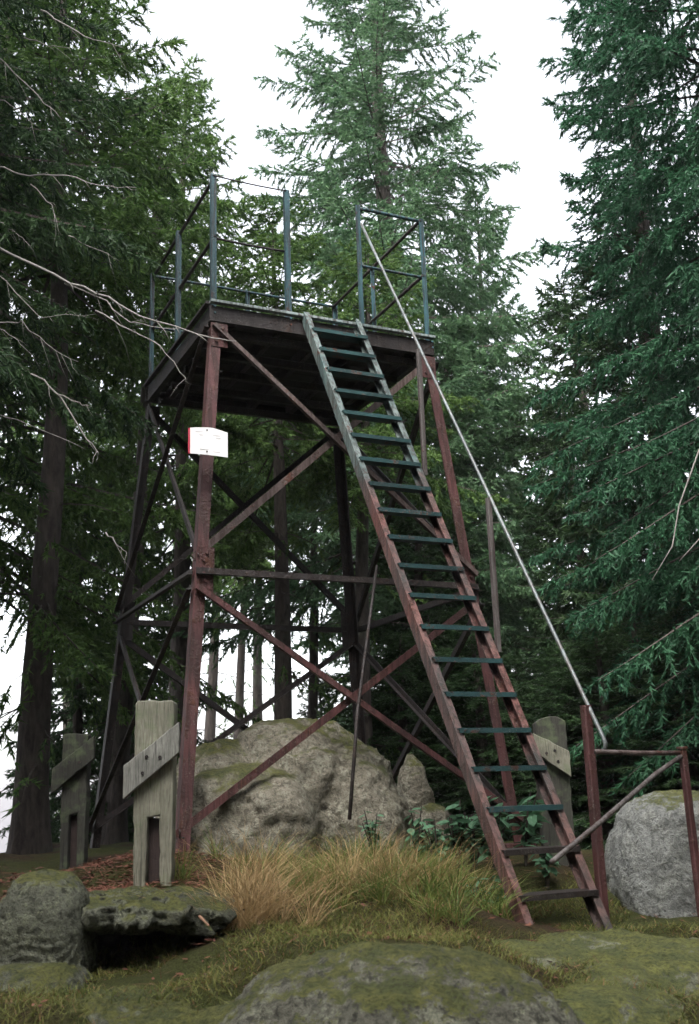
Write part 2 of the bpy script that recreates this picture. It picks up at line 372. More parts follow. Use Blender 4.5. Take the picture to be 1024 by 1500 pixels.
rail(T(F3, .02, RH - .015), T(W_, .02, RH - .015), .014); rail(T(F3, .03, MR), T(W_, .03, MR), .012)
for hh in (RH - .02, MR):
    rail(T(.02, 0, hh), T(.02, D_, hh), .014, 'dark_steel'); rail(T(W_ - .02, 0, hh), T(W_ - .02, D_, hh), .014, 'dark_steel')
rail(T(0, D_ - .02, RH - .02), T(W_, D_ - .02, RH - .02), .012); rail(T(0, D_ - .02, MR), T(W_, D_ - .02, MR), .012)
# the stair
SPL = TZ + ZB * .36
M['stringer'] = mat_paint('stringer', (.2, .24, .225), (.07, .13, .13), amount=.57, split=SPL, low=((.18, .09, .078), (.13, .052, .046)))
def S(u, t, off=0.0): return T(u, -.045 - (RUN - .045) * t, -.02 + (ZB + .02) * t)
sd_ = unit(S(SA, 1) - S(SA, 0)); sn = np.cross(ux, sd_); sn = sn if sn[1] < 0 else -sn        # sn: out of the stair, towards the walker
for uu, inn in ((SA, ux), (SB, -ux)):
    bar('stringer', S(uu, -.004) , S(uu, 1.02), CP(.074, .042, .007), sn, M['stringer'], tower, nrm=inn)
NT = 21
for i in range(1, NT):
    t = (i - .25) / (NT - .25); mt = M['tread'] if t < .9 else M['dark_steel']
    c = S(SA, t) ; half = (SB - SA)
    a = c + ux * .012; b = c + ux * (half - .012)
    prof = [(-.075, 0), (.065, 0), (.065, .02), (.071, .02), (.071, -.006), (-.075, -.006)]
    tr = bar('tread', a, b, prof, -uy, mt, tower, nrm=-uz)
# handrail on the right of the stair
def S_t_at(py, u):
    lo, hi = 0, 1.1
    for _ in range(50):
        m = (lo + hi) / 2; p = S(u, m); d = p[1] * cp + p[2] * sp; h = -p[1] * sp + p[2] * cp
        a_, b_ = FPX * p[0] / d, -FPX * h / d; y = 750 + a_ * sr + b_ * cr
        if y < py: lo = m
        else: hi = m
    return (lo + hi) / 2
HU = SB + .045
ts = [S_t_at(690, HU), S_t_at(948, HU), S_t_at(1312, HU)]
h0 = T(F3 + .0, -.03, .87); pe = S(HU, ts[2])
def proj_y(p): 
    d = p[1] * cp + p[2] * sp; h = -p[1] * sp + p[2] * cp; a_, b_ = FPX * p[0] / d, -FPX * h / d
    return 512 + a_ * cr - b_ * sr, 750 + a_ * sr + b_ * cr
hh = .9
for _ in range(60):
    hh += (proj_y(pe + uz * hh)[1] - 1042) * .0015
h1 = pe + uz * hh
dr = unit(h1 - h0); h1 = h1 + ux * .01 - uy * .025; hp = [h0 + (h1 - h0) * t for t in np.linspace(0, 1.035, 10)]; h1 = hp[-1]
for q in range(1, 6):
    an = q / 5 * 2.2; hp.append(h1 + dr * .012 + (dr * math.sin(an) + unit(-uz - dr * np.dot(-uz, dr)) * (1 - math.cos(an))) * .035)
V, F = tube(hp, .0105, 9); obj('handrail', V, F, M['galvanised'], tower, smooth=True)
for i, t in enumerate(ts):
    p = S(HU, t); k_ = np.dot(p - h0, -uy) / np.dot(h1 - h0, -uy); top = h0 + (h1 - h0) * k_
    base = p if i < 2 else np.array([p[0], p[1], float(hz(p[0], p[1])) - .15])
    sh = ux * (.0 if i < 2 else .0)
    bar('baluster', base - uz * .03 + sh, np.array([p[0], p[1], top[2]]) - uz * .012 + sh, BX(.03, .03) if i < 2 else BX(.045, .045), ux, M['grey_steel'] if i < 2 else M['red_steel'], tower)
# a loose thin stay rod hanging from the middle strut to the boulder
V, F = tube([at(552, 828, 7.22), at(540, 920, 7.1), at(524, 1040, 6.95), at(512, 1200, 6.7)], [.009, .011, .012, .012], 7)
obj('stay_rod', V, F, M['dark_steel'], tower, smooth=True)

# notice hung on the front left leg
c0 = at(306, 646, 6.93)
notice = thing('notice', 'white notice sheet with a red left edge fixed to the front left tower leg', 'notice', tuple(c0))
nx = unit(np.array([1, .1, 0])); ny = np.array([0, 0, 1.]); nn = np.cross(nx, ny); nn = nn if nn[1] < 0 else -nn
def NP(a, b, c=0.0): return c0 + nx * a + ny * b + nn * c
K = 8; V = []; F = []
for lay in (0.003, -.003):
    for i in range(K + 1):
        s = -.125 + .25 * i / K; bend = .012 * (s / .125) ** 2
        topz = .098 - (.0 if s < .02 else (s - .02) * .28) - .03 * (s + .125); botz = -.083 - .12 * (s + .125)
        V += [NP(s, topz, lay - bend), NP(s, botz, lay - bend)]
n2 = 2 * (K + 1)
for i in range(K):
    a = 2 * i; F.append([a, a + 1, a + 3, a + 2]); F.append([n2 + a, n2 + a + 2, n2 + a + 3, n2 + a + 1])
    F.append([a, a + 2, n2 + a + 2, n2 + a]); F.append([a + 1, n2 + a + 1, n2 + a + 3, a + 3])
F += [[0, n2, n2 + 1, 1], [n2 - 2, n2 - 1, 2 * n2 - 1, 2 * n2 - 2]]
obj('sheet', V, F, M['paper'], notice)
for (a_, b_, w__) in ((-.06, .07, .06), (-.05, .045, .03), (.05, .04, .05), (.06, .02, .035), (-.03, -.055, .06), (.05, -.075, .05)):
    be = .004 - .012 * (a_ / .125) ** 2; V, F = prism(NP(a_ - w__ / 2, b_, be), NP(a_ + w__ / 2, b_ - w__ * .12, be), BX(.004, .0016), nz_ := np.array([0, 0, 1.])); obj('print_line', V, F, M['print'], notice)
for a_, b_ in ((-.012, .075), (-.012, -.075)):
    V, F = prism(NP(a_, b_, .002), NP(a_, b_, .008), RD(.006, 8), nx); obj('screw', V, F, M['dark_steel'], notice)
V, F = prism(NP(-.131, .095, -.012), NP(-.131, -.084, -.012), BX(.014, .012), nx); obj('edge_strip', V, F, M['red_edge'], notice)

# small rusty railing at the stair foot
ra = thing('railing', 'low rusty railing with a bent diagonal rod at the foot of the stair', 'railing', tuple(at(1000, 1290, 5.6)))
p1 = at(872, 1101, 5.5); p2 = at(1000, 1103, 5.75)
V, F = tube([p1, p1 * .5 + p2 * .5 - uz * .004, p2], .0125, 8); obj('rail', V, F, M['brown_steel'], ra, smooth=True)
gz = float(hz(p2[0], p2[1])); bar('post', p2 + uz * .02, np.array([p2[0] + .01, p2[1], gz - .1]), BX(.034, .034), ux, M['red_steel'], ra)
V, F = tube([p2 - uz * .01, at(960, 1134, 5.6), at(880, 1204, 5.25), at(808, 1263, 4.95)], .0125, 8); obj('diagonal_rod', V, F, M['grey_steel'], ra, smooth=True)
q = p2 + uz * .02; bar('post_cap', q, q + uz * .012, BX(.045, .045), ux, M['brown_steel'], ra)

# ------------------------------------------------------------------ thin haze volume, added to lift the blacks and fade far trees
def haze_box():
    x, y0, y1, z0, z1 = 575, -570, 585, -27, 19.5
    V = [(a, b, c) for c in (z0, z1) for b in (y0, y1) for a in (-x, x)]
    o = obj('haze', V, [(0, 2, 3, 1), (4, 5, 7, 6), (0, 1, 5, 4), (2, 6, 7, 3), (0, 4, 6, 2), (1, 3, 7, 5)], None)
    m = bpy.data.materials.new('haze'); m.use_nodes = True; t = m.node_tree; t.nodes.clear()
    pv = t.nodes.new('ShaderNodeVolumePrincipled'); pv.inputs['Color'].default_value = (.93, .9, .95, 1); pv.inputs['Density'].default_value = HAZE
    t.links.new(pv.outputs[0], t.nodes.new('ShaderNodeOutputMaterial').inputs['Volume']); o.data.materials.append(m)
    tag(o, 'thin pale haze added in the air to lift the dark tones', 'haze', None, 'stuff')
HAZE = .0007
haze_box()

# ------------------------------------------------------------------ rocks
ICO = {}
def ico(sub):
    if sub in ICO: return ICO[sub]
    import bmesh
    bm = bmesh.new(); bmesh.ops.create_icosphere(bm, subdivisions=sub, radius=1)
    v = np.array([x.co[:] for x in bm.verts]); f = np.array([[y.index for y in x.verts] for x in bm.faces]); bm.free()
    ICO[sub] = (v, f); return v, f
def rock(name, label, lobes, mat, seed, sub=6, amp=.1, freq=2.2, pw_=2.6, group=None, cat='boulder'):
    """lobes: (centre, radii) ellipsoids; the rock is the hull of what they cover as seen from its middle"""
    v, f = ico(sub); c = np.mean([np.array(l[0]) for l in lobes[:1]], axis=0)
    best = np.zeros(len(v))
    for lc, lr in lobes:
        lc = np.array(lc) - c; lr = np.array(lr)
        lo = np.zeros(len(v)); hi = np.full(len(v), 4.0)
        # farthest crossing, by sampling the ray (superellipsoid)
        tt = np.linspace(0, 3.0, 240)
        val = ((np.abs((v[:, None, :] * tt[None, :, None] - lc) / lr)) ** pw_).sum(2) < 1
        far = (val * tt).max(1); best = np.maximum(best, far)
    # smooth the radius a little
    P = np.empty_like(v); off = Vector((seed * 3.1, seed * 1.7, seed * .9))
    size = float(np.mean(best))
    for i in range(len(v)):
        d = v[i] * best[i]; q = Vector(d) * (freq / max(size, .1) * .5) + off
        n = mnoise.fractal(q, 1.0, 2.0, 5) ; rd = abs(mnoise.noise(q * 1.7 + off)); n2 = mnoise.fractal(q * 5, .9, 2.1, 4)
        P[i] = d * (1 + amp * n - amp * 3.2 * max(0, .07 - rd) + amp * .3 * n2 + amp * .1 * mnoise.noise(q * 14))
    V = P + c
    o = obj(name, V, f, mat, None, loc=tuple(c), smooth=True)
    return tag(o, label, cat, group)
def ro(px, py, Y): return at(px, py, Y)

def z_at(px, py, Y): return float(at(px, py, Y)[2])
x_at = lambda px, py, Y: float(at(px, py, Y)[0])
# big boulder under the platform
zt_ = z_at(450, 1052, 7.9)
rock('boulder', 'largest pale lichen-spotted boulder lying under the tower between its legs', [((x_at(440, 1150, 7.95), 7.95, .0), (.53, .62, zt_ - .0)),
     ((x_at(318, 1150, 7.75), 7.75, -.05), (.36, .5, .47)), ((x_at(360, 1180, 7.5), 7.45, -.25), (.5, .5, .5)), ((x_at(505, 1170, 7.85), 7.85, -.15), (.38, .5, .55)), ((x_at(545, 1200, 7.85), 7.85, -.35), (.32, .5, .5))], M['rock_pale'], 3, 6, .095, 4.0, 2.3)
rock('boulder', 'small upright grey rock just right of the big boulder under the tower', [((x_at(606, 1150, 8.8), 8.8, -.1), (.15, .2, z_at(606, 1110, 8.8) + .1)), ((x_at(630, 1190, 8.7), 8.7, -.25), (.17, .2, .2))], M['rock_pale'], 9, 5, .16, 3, 2.0)
rock('boulder', 'rounded grey boulder behind the low railing at the right', [((x_at(992, 1240, 6.35), 6.35, -.45), (.335, .42, z_at(960, 1160, 6.3) + .45)), ((x_at(987, 1250, 6.3), 6.35, -.55), (.35, .44, .42)), ((x_at(1060, 1250, 6.3), 6.35, -.5), (.36, .45, .42))], M['rock_grey'], 5, 6, .06, 2.6, 3.4)
rock('boulder', 'broad mossy boulder in the centre foreground below the grass', [((.08, 3.62, -.98), (.66, .5, .53)), ((-.3, 3.7, -1.05), (.4, .45, .45)), ((.45, 3.65, -1.05), (.35, .45, .43))], M['rock_mossy'], 11, 6, .08, 3, 2.4)
rock('boulder', 'upright moss-topped boulder at the lower left edge', [((x_at(66, 1390, 4.6), 4.6, -.62), (.185, .25, z_at(66, 1274, 4.6) + .62)), ((x_at(45, 1480, 4.4), 4.4, -.9), (.26, .3, .35))], M['rock_green'], 13, 6, .07, 2.4, 3.0)
rock('boulder', 'flat mossy ledge rock over a dark hollow at left', [((x_at(200, 1322, 4.9), 4.9, -.425), (.33, .42, .075)), ((x_at(290, 1335, 4.9), 4.95, -.45), (.2, .35, .075))], M['rock_green'], 17, 6, .2, 4)
rock('boulder', 'earthy rock added under the flat mossy ledge, darkened for the shaded hollow', [((x_at(190, 1400, 5.1), 5.15, -.62), (.42, .3, .2)), ((x_at(310, 1400, 4.9), 4.95, -.62), (.14, .2, .13))], M['rock_shaded'], 37, 5, .2, 4)
rock('boulder', 'low mossy rock beneath the ledge in the lower left corner', [((x_at(200, 1480, 3.9), 3.95, -.88), (.5, .4, .27)), ((x_at(60, 1500, 3.9), 3.9, -.95), (.4, .4, .3))], M['rock_green'], 19, 6, .12, 3)
rock('boulder', 'long sloping mossy slab carrying the foot of the stair', [((1.0, 5.0, -.97), (.85, .8, .355)), ((.75, 4.75, -.95), (.6, .7, .33)), ((1.85, 4.75, -1.12), (.9, .75, .36)), ((1.6, 4.2, -1.12), (.8, .6, .36)), ((.75, 4.2, -1.02), (.5, .6, .37)), ((.55, 4.75, -1.0), (.55, .6, .4))], M['rock_slab'], 23, 6, .075, 4, 2.4)
rock('boulder', 'small low rock half sunk between the ledge and the dry grass', [((x_at(345, 1450, 4.2), 4.2, -.72), (.2, .2, .14))], M['rock_mossy'], 29, 5, .12, 3)

# ------------------------------------------------------------------ weathered wooden posts with a slanting plank
def poly_extrude(poly, y0, y1):
    n = len(poly); V = [(x, y0, z) for x, z in poly] + [(x, y1, z) for x, z in poly]
    F = [list(range(n)), list(range(n, 2 * n))[::-1]] + [[i, n + i, n + (i + 1) % n, (i + 1) % n] for i in range(n)]
    return V, F
def rough_poly(poly, amp):
    out = []
    for i in range(len(poly)):
        a, b = np.array(poly[i], float), np.array(poly[(i + 1) % len(poly)], float); L = np.linalg.norm(b - a); n = max(1, int(L / .035)); d = (b - a) / L; q = np.array([-d[1], d[0]])
        for k in range(n): out.append(tuple(a + (b - a) * k / n + (q * random.gauss(0, amp) if k else 0)))
    return out
def wooden_post(label, px, ytop, ybot, Y, wd, plank, mats, notch=True, flip=1):
    b = at(px, ybot, Y); h = float(at(px, ytop, Y)[2] - b[2]); b = np.array([b[0], b[1], b[2]])
    t = thing('wooden_post', label, 'wooden post', tuple(b), 'weathered wooden posts with planks')
    hw = wd / 2; hb = .36 * h
    if notch: poly = [(-hw * .95, -.12), (-hw * .35, -.12), (-hw * .3, hb), (hw * .32, hb + .01), (hw * .38, -.12), (hw * .92, -.12), (hw, h * .5), (hw * 1.02, h - .012), (hw * .9, h), (-hw * .88, h + .004), (-hw, h - .012), (-hw, h * .5)]
    else: poly = [(-hw, -.1), (hw, -.1), (hw, h - .03), (hw * .55, h), (-hw * .4, h + .01), (-hw, h - .02)]
    poly = rough_poly(poly, .0018); V, F = poly_extrude(poly, -.055, .055)
    o = obj('upright', np.array(V) * (flip, 1, 1) + b, F, mats[0], t)
    bv = o.modifiers.new('bevel', 'BEVEL'); bv.width = .007; bv.segments = 2; bv.limit_method = 'ANGLE'
    if notch:
        V, F = poly_extrude([(-hw * .29, -.1), (hw * .37, -.1), (hw * .31, hb - .004), (-hw * .295, hb - .004)], .0, .03)
        obj('slot_fill', np.array(V) + b, F, M['slot_shade'], t)  # added dark sheet standing in for the shaded opening of the slot
    (xa, za0, za1), (xb, zb0, zb1) = plank
    V, F = poly_extrude(rough_poly([(xa, za0), (xb, zb0), (xb, zb1), (xa, za1)], .0018), -.105, -.058)
    o = obj('plank', np.array(V) * (flip, 1, 1) + b, F, mats[1], t)
    bv = o.modifiers.new('bevel', 'BEVEL'); bv.width = .005; bv.segments = 2
    for f_, g_o in ((.35, .3), (.42, .7), (.66, .35)):
        xx = xa + (xb - xa) * f_; zl = za0 + (zb0 - za0) * f_; zh = za1 + (zb1 - za1) * f_; q = b + np.array([xx * flip, -.104, zl + (zh - zl) * g_o])
        V, F = prism(q, q + np.array([0, -.006, 0]), RD(.009, 8), (1, 0, 0)); obj('nail_head', V, F, M['dark_steel'], t)
    return t
wooden_post('tall pale weathered wooden post with a slanting plank beside the front left tower leg', 226, 1028, 1297, 5.75, .2,
            ((-.145, .42, .585), (.135, .64, .795)), (M['grey_wood'], M['plank_wood']))
wooden_post('shade-darkened weathered wooden post with a slanting plank among the trunks at left', 108, 1076, 1262, 7.6, .17,
            ((-.14, .44, .6), (.14, .66, .81)), (M['shaded_wood'], M['shaded_wood']))
wooden_post('mossy wooden post with a slanting plank behind the right stair stringer', 818, 1052, 1245, 7.2, .2,
            ((-.1, .44, .6), (.12, .6, .72)), (M['shaded_wood'], M['grey_wood']), False, -1)

# ------------------------------------------------------------------ trees
def spruce_data(H, zc, R0, nb, seed, blade=.075, bw=.013, step=.035, droop=.25, pexp=.75, hang=.5, per=2, fill=.25, lowthin=0.0, dead=0):
    """needle blades (quads) and branch sticks (3-sided) of a conifer crown; origin at the trunk's foot"""
    g = np.random.default_rng(seed); tw_b, tw_d, tw_l = [], [], []; SV, SF = [], []
    for i in range(nb):
        t = ((i + g.random()) / nb) ** 1.12
        if lowthin and g.random() < lowthin * (1 - t): continue
        z = zc + (H - zc) * t; L = R0 * (1 - t) ** pexp * g.uniform(.62, 1.15) + .12
        az = i * 2.39996 + g.normal(0, .35); e0 = -.35 + .95 * t + g.normal(0, .1)
        hd = np.array([math.cos(az), math.sin(az), 0]); sd = np.array([-hd[1], hd[0], 0])
        s = np.linspace(0, 1, 8); wig = g.normal(0, .05) * L
        P = hd * (L * s)[:, None] + np.array([0, 0, 1.]) * (L * (math.tan(e0) * s - droop * (s ** 2) * (1 - t * .7) + .22 * s ** 3))[:, None] + sd * (wig * s ** 2)[:, None]
        P[:, 2] += z
        # stick
        rad = (.006 + .008 * L) * (1 - .85 * s); b0 = len(SV)
        for q in range(0, 8):
            for k in range(3):
                a = k * 2.094; SV.append(P[q] + rad[q] * (sd * math.cos(a) + np.array([0, 0, 1.]) * math.sin(a)))
        for q in range(7):
            for k in range(3): SF.append([b0 + q*3 + k, b0 + q*3 + (k+1) % 3, b0 + (q+1)*3 + (k+1) % 3, b0 + (q+1)*3 + k])
        n = int(L / .05) + 4
        for j in range(n):
            ss = fill + (1 - fill) * (j + g.random()) / n; side = 1 if j % 2 else -1
            fi = ss * 7; a = int(min(fi, 6)); p = P[a] + (P[a+1] - P[a]) * (fi - a); tang = P[a+1] - P[a]; tang /= np.linalg.norm(tang)
            d = tang * g.uniform(.35, .8) + sd * side * g.uniform(.5, .95) + np.array([0, 0, -1.]) * g.uniform(0, hang) + g.normal(0, .1, 3)
            tw_b.append(p); tw_d.append(d / np.linalg.norm(d)); tw_l.append((.14 + .30 * L * (1 - ss) * g.uniform(.5, 1.2)) * g.uniform(.7, 1.2))
        tw_b.append(P[-2]); tw_d.append(unit(P[-1] - P[-2])); tw_l.append(.2)
    for _ in range(dead):
        z = g.uniform(.5, zc + .6); L = g.uniform(.35, 1.2); az = g.uniform(0, 6.28); hd = np.array([math.cos(az), math.sin(az), 0]); b0 = len(SV); sl = g.normal(-.15, .25)
        for q in range(5):
            t = q / 4; c_ = hd * L * t + np.array([0, 0, z + L * (sl * t - .25 * t * t)]) + g.normal(0, .012, 3)
            for k in range(3):
                a = k * 2.094; SV.append(c_ + (.011 * (1 - .85 * t)) * (np.array([-hd[1], hd[0], 0]) * math.cos(a) + np.array([0, 0, 1.]) * math.sin(a)))
        for q in range(4):
            for k in range(3): SF.append([b0 + q*3 + k, b0 + q*3 + (k+1) % 3, b0 + (q+1)*3 + (k+1) % 3, b0 + (q+1)*3 + k])
        for q in range(5):
            if g.random() < .55:
                f = g.uniform(.4, 1); tw_b.append(hd * L * f + np.array([0, 0, z + L * (sl * f - .25 * f * f)])); d = hd * g.uniform(.2, 1) + np.array([0, 0, -.7]) + g.normal(0, .35, 3); tw_d.append(d / np.linalg.norm(d)); tw_l.append(g.uniform(.12, .3))
    B, D, L = np.array(tw_b), np.array(tw_d), np.array(tw_l)
    cnt = np.maximum((L / step).astype(int), 3) * per; idx = np.repeat(np.arange(len(B)), cnt); m = len(idx)
    uu = g.random(m) ** .8
    p = B[idx] + D[idx] * (L[idx] * uu)[:, None] + np.array([0, 0, -1.]) * (.25 * hang * L[idx] * uu ** 2)[:, None]
    d = D[idx] * g.uniform(.4, 1.0, m)[:, None] + g.normal(0, .38, (m, 3)); d[:, 2] -= .15; d /= np.linalg.norm(d, axis=1)[:, None]
    wv = np.cross(d, g.normal(0, 1, (m, 3))); wv /= np.linalg.norm(wv, axis=1)[:, None]
    bl = (blade * g.uniform(.6, 1.35, m))[:, None]; w2 = (bw * g.uniform(.7, 1.4, m))[:, None]
    Q = np.stack([p + wv * w2, p + d * bl, p - wv * w2], 1).reshape(-1, 3)
    return Q, SV, SF
def crown_meshes(name, **k):
    Q, SV, SF = spruce_data(**k)
    cm = fast_mesh(name + '_crown', Q, 3); bmsh = bpy.data.meshes.new(name + '_branches'); bmsh.from_pydata([list(map(float, x)) for x in SV], [], SF)
    bmsh.materials.append(M['bark']); return cm, bmsh
def trunk_mesh(H, r, seed, flare=.5, lean=0.0):
    g = random.Random(seed); n = 14; m = 24; V, F = [], []
    for i in range(m):
        t = (i / (m - 1)) ** 1.6; z = -.25 + (H + .2) * t; rr = r * (1 - t) ** .8 + .012; fl = flare * r * math.exp(-max(z, 0) / .22)
        cx = .03 * math.sin(z * .9 + seed) + lean * z; cy = .03 * math.sin(z * .7 + seed * 2)
        for k in range(n):
            a = 2 * math.pi * k / n; q = rr * (1 + .06 * math.sin(3 * a + seed + z) + g.uniform(-.03, .03)) + fl * (.6 + .6 * math.cos(a * 4 + seed) ** 2)
            V.append((cx + q * math.cos(a), cy + q * math.sin(a), z))
    for i in range(m - 1):
        for k in range(n): F.append([i*n+k, i*n+(k+1) % n, (i+1)*n+(k+1) % n, (i+1)*n+k])
    me = bpy.data.meshes.new('trunk'); me.from_pydata(V, [], F); me.polygons.foreach_set('use_smooth', [True] * len(F)); me.materials.append(M['bark']); return me
def tree_loc(px, Y, py=1120):
    x = x_at(px, py, Y); return (x, Y, float(hz(np.array([x]), np.array([Y]))[0]))
def top_h(px, ytop, Y, base): return float(at(px, ytop, Y)[2] - base[2])
def tree(label, loc, cm, bmsh, tm, mat, rot=0., s=1., sz=None, group=None, cat='spruce tree', name='spruce_tree', tilt=(0, 0)):
    t = thing(name, label, cat, loc, group); t.rotation_euler = (tilt[0], tilt[1], rot); t.scale = (s, s, sz or s)
    if mat is not None and not cm.materials: cm.materials.append(mat)
    for nm, me in (('trunk', tm), ('crown', cm), ('branches', bmsh)):
        o = link(nm, me, None, t)
    return t
# heroes ---------------------------------------------------------------
b = tree_loc(600, 15); H = top_h(540, -260, 15, b)
tree('tallest pale green spruce standing straight behind the platform against the white sky', b, *crown_meshes('centre', H=H, zc=3.7, R0=3.2, nb=245, seed=1, pexp=.8, droop=.2, hang=.55, blade=0.078, bw=0.0105, step=0.036, per=5), trunk_mesh(H, .2, 1), M['needle_mid'])
b = (-3.75, 10.8, float(hz(-3.75, 10.8)))
tree('large spruce at the left behind the tower with long drooping yellow-green branches', b, *crown_meshes('left', H=12.5, zc=2.6, R0=2.6, nb=185, seed=2, droop=.42, hang=.9, blade=0.07, bw=0.0085, step=0.032, pexp=.66, per=5), trunk_mesh(12.5, .17, 2), M['needle_warm'], rot=.4)
bn = (-3.1, 7.2, float(hz(-3.1, 7.2)))
near = tree('nearest spruce at the left edge with long bare branches reaching across the tower', bn, *crown_meshes('near', H=11.5, zc=4.0, R0=1.75, nb=130, seed=3, droop=.42, hang=.9, blade=.075, bw=.008, step=.03, pexp=.55, per=4), trunk_mesh(11.5, .16, 3), M['needle_dark'])
b = tree_loc(262, 14.2); H = top_h(228, 110, 14.2, b)
tree('bushy yellow-green spruce behind the left railing corner of the platform', b, *crown_meshes('leftback', H=H, zc=4.0, R0=1.75, nb=130, seed=4, droop=.3, hang=.8, blade=0.078, bw=0.0105, step=0.036, pexp=.7, per=5), trunk_mesh(H, .13, 4), M['needle_warm'])
b = (3.6, 8.9, float(hz(3.6, 8.9)))
tree('huge dark spruce with drooping fronds filling the right edge', b, *crown_meshes('right', H=14, zc=1.3, R0=1.85, nb=250, seed=5, droop=.5, hang=.95, blade=0.068, bw=0.0085, step=0.03, pexp=.42, per=5), trunk_mesh(14, .16, 5), M['needle_cool'])
b = tree_loc(1030, 11.5)
tree('dark spruce just behind the huge one at the right', b, *crown_meshes('rightback', H=11.5, zc=.9, R0=1.5, nb=180, seed=6, droop=.4, hang=.8, blade=0.075, bw=0.0105, step=0.036, pexp=.5, per=5), trunk_mesh(11, .15, 6), M['needle_cool'])
# shared meshes of the wood behind -----------------------------------
GEN = []
for i, (h, zc, r0, nb, pe) in enumerate(((9, 3.2, 1.7, 110, .6), (9, 1.4, 1.9, 150, .7), (9, .5, 1.8, 160, .7), (9, 5.3, 1.6, 70, .6))):
    cm, bm_ = crown_meshes('wood%d' % i, H=h, zc=zc, R0=r0, nb=nb, seed=20 + i, pexp=pe, dead=(26, 0, 0, 34)[i], droop=.32, hang=.75, blade=(.085, .1, .1, .075)[i], bw=(.011, .014, .014, .0095)[i], step=(.04, .046, .046, .034)[i], per=(5, 4, 4, 5)[i])
    GEN.append((cm, bm_, trunk_mesh(h, (.14, .14, .14, .12)[i], 20 + i)))
for i, m_ in enumerate(('needle_dark', 'needle_mid', 'needle_dark', 'needle_warm')): GEN[i][0].materials.append(M[m_])
def wood(px, Y, ytop, gen, label, group, s=1.0):
    b = tree_loc(px, Y); h = top_h(px - 20, ytop, Y, b)
    return tree(label, b, *GEN[gen], None, rot=random.uniform(0, 6.28), s=s, sz=h / 9, group=group, tilt=(random.uniform(-.045, .045), random.uniform(-.06, .06)) if Y > 10.5 else (0, 0))
wood(415, 10.2, 320, 3, 'slim spruce with a flared trunk foot standing behind the big boulder', None, .75)
wood(528, 11.3, 380, 3, 'black-trunked spruce right behind the middle of the tower', None, .8)
wood(745, 17, 300, 1, 'light green spruce in the gap right of the tall central one', None, .75)
wood(665, 14, 470, 1, 'mid green spruce behind the right end of the platform', None, .9)
wood(172, 12.5, 150, 3, 'dark straight-trunked spruce behind the rear left tower leg', None, .9)
wood(55, 9.8, -60, 3, 'thick-trunked dark spruce at the far left behind the mossy boulder', None, 1.15)
wood(205, 15, 560, 2, 'low dense spruce between the trunks left of the front tower leg', None, .75)
wood(120, 13, 700, 2, 'low dense spruce behind the shade-darkened wooden post', None, .5)
gl = 'trees in the dark wood behind the tower'; gy = 'young spruces under the wood'
for px, Y, yt, gn, s, lb in ((110, 17, 330, 3, 1, 'thin far spruce seen between the thick left trunk and the tall wooden post'), (300, 21, 440, 3, 1, 'far slim spruce seen just right of the front left tower leg'),
                         (340, 19, 560, 3, .8, 'far spruce whose low fringe hangs over the left shoulder of the big boulder'),
                         (372, 20, 460, 3, .9, 'far slim spruce seen above the middle of the big boulder'), (455, 16, 500, 3, .7, 'far ragged spruce seen above the right half of the big boulder'),
                         (478, 17, 985, 2, .4, 'small far spruce peeping over the right end of the big boulder'),
                         
                         (600, 18, 560, 1, .9, 'far mid green spruce seen between the stair stringers'), (625, 13, 690, 2, .8, 'dense dark spruce close behind the lower half of the stair'),
                         (880, 13.5, 580, 2, .7, 'broad dark spruce right of the handrail below the bright gap'), (940, 14, 420, 2, 1, 'dark spruce rising behind the post at the handrail foot'),
                         (1020, 12, 300, 2, 1, 'dense dark spruce at the right edge behind the rounded grey boulder')):
    wood(px, Y, yt, gn, lb, gl, s)
for px, Y, yt, lb in ((590, 11.5, 930, 'young dark spruce left of the stair behind the small grey rock'), (650, 12.5, 900, 'young dark spruce behind the middle treads of the stair'),
                      (715, 11, 920, 'young dark spruce behind the right stringer of the stair'), (760, 13, 980, 'young dark spruce between the right stringer and the mossy wooden post'),
                      (838, 10.5, 950, 'young dark spruce right behind the mossy wooden post'), (890, 9.8, 920, 'young dark spruce behind the low railing close to the handrail foot'),
                      (950, 10.5, 860, 'taller young dark spruce behind the middle of the low railing'), (1010, 9.3, 900, 'young dark spruce just above the rounded grey boulder at right'), (1060, 10, 820, 'young dark spruce cut by the right edge of the picture')):
    wood(px, Y, yt, 2, lb, gy, .55)
# the unseen rest of the wood, added round the clearing to darken it
sv, sq = [], []; st, sf = [], []
for i, (x, y) in enumerate(((-5.5, -3), (-2.2, -6.5), (2.2, -5.5), (5.5, -3), (-6, 2.0), (6.0, 2.5), (-7, 6), (7, 6.5), (-8.5, -8), (8, -8), (0, -10), (-4, -11), (4.5, -11))):
    Q, SV_, SF_ = spruce_data(H=15 + (i % 3), zc=1.6, R0=3.0, nb=130, seed=60 + i, blade=.34, bw=.075, step=.16, per=2, pexp=.6, droop=.35, hang=.8)
    z = float(hz(x, y)); sq.append(Q + np.array([x, y, z]))
    V, F = tube([(x, y, z - .3), (x, y, z + 5), (x + .1, y, z + 14)], [.22, .15, .03], 8); o_ = len(st); st += [tuple(q) for q in V]; sf += [[a_ + o_ for a_ in f_] for f_ in F]
sq = np.concatenate(sq); nq = len(sq); off = len(st)
me = bpy.data.meshes.new('surrounding_wood'); allv = np.concatenate([np.array(st), sq])
me.from_pydata(allv.tolist(), [], sf + (np.arange(nq).reshape(-1, 3) + off).tolist()); me.materials.append(M['needle_dark'])
tag(link('surrounding_wood', me, None), 'mass of dark spruce wood added out of view round the clearing to shade it', 'wood', None, 'stuff')
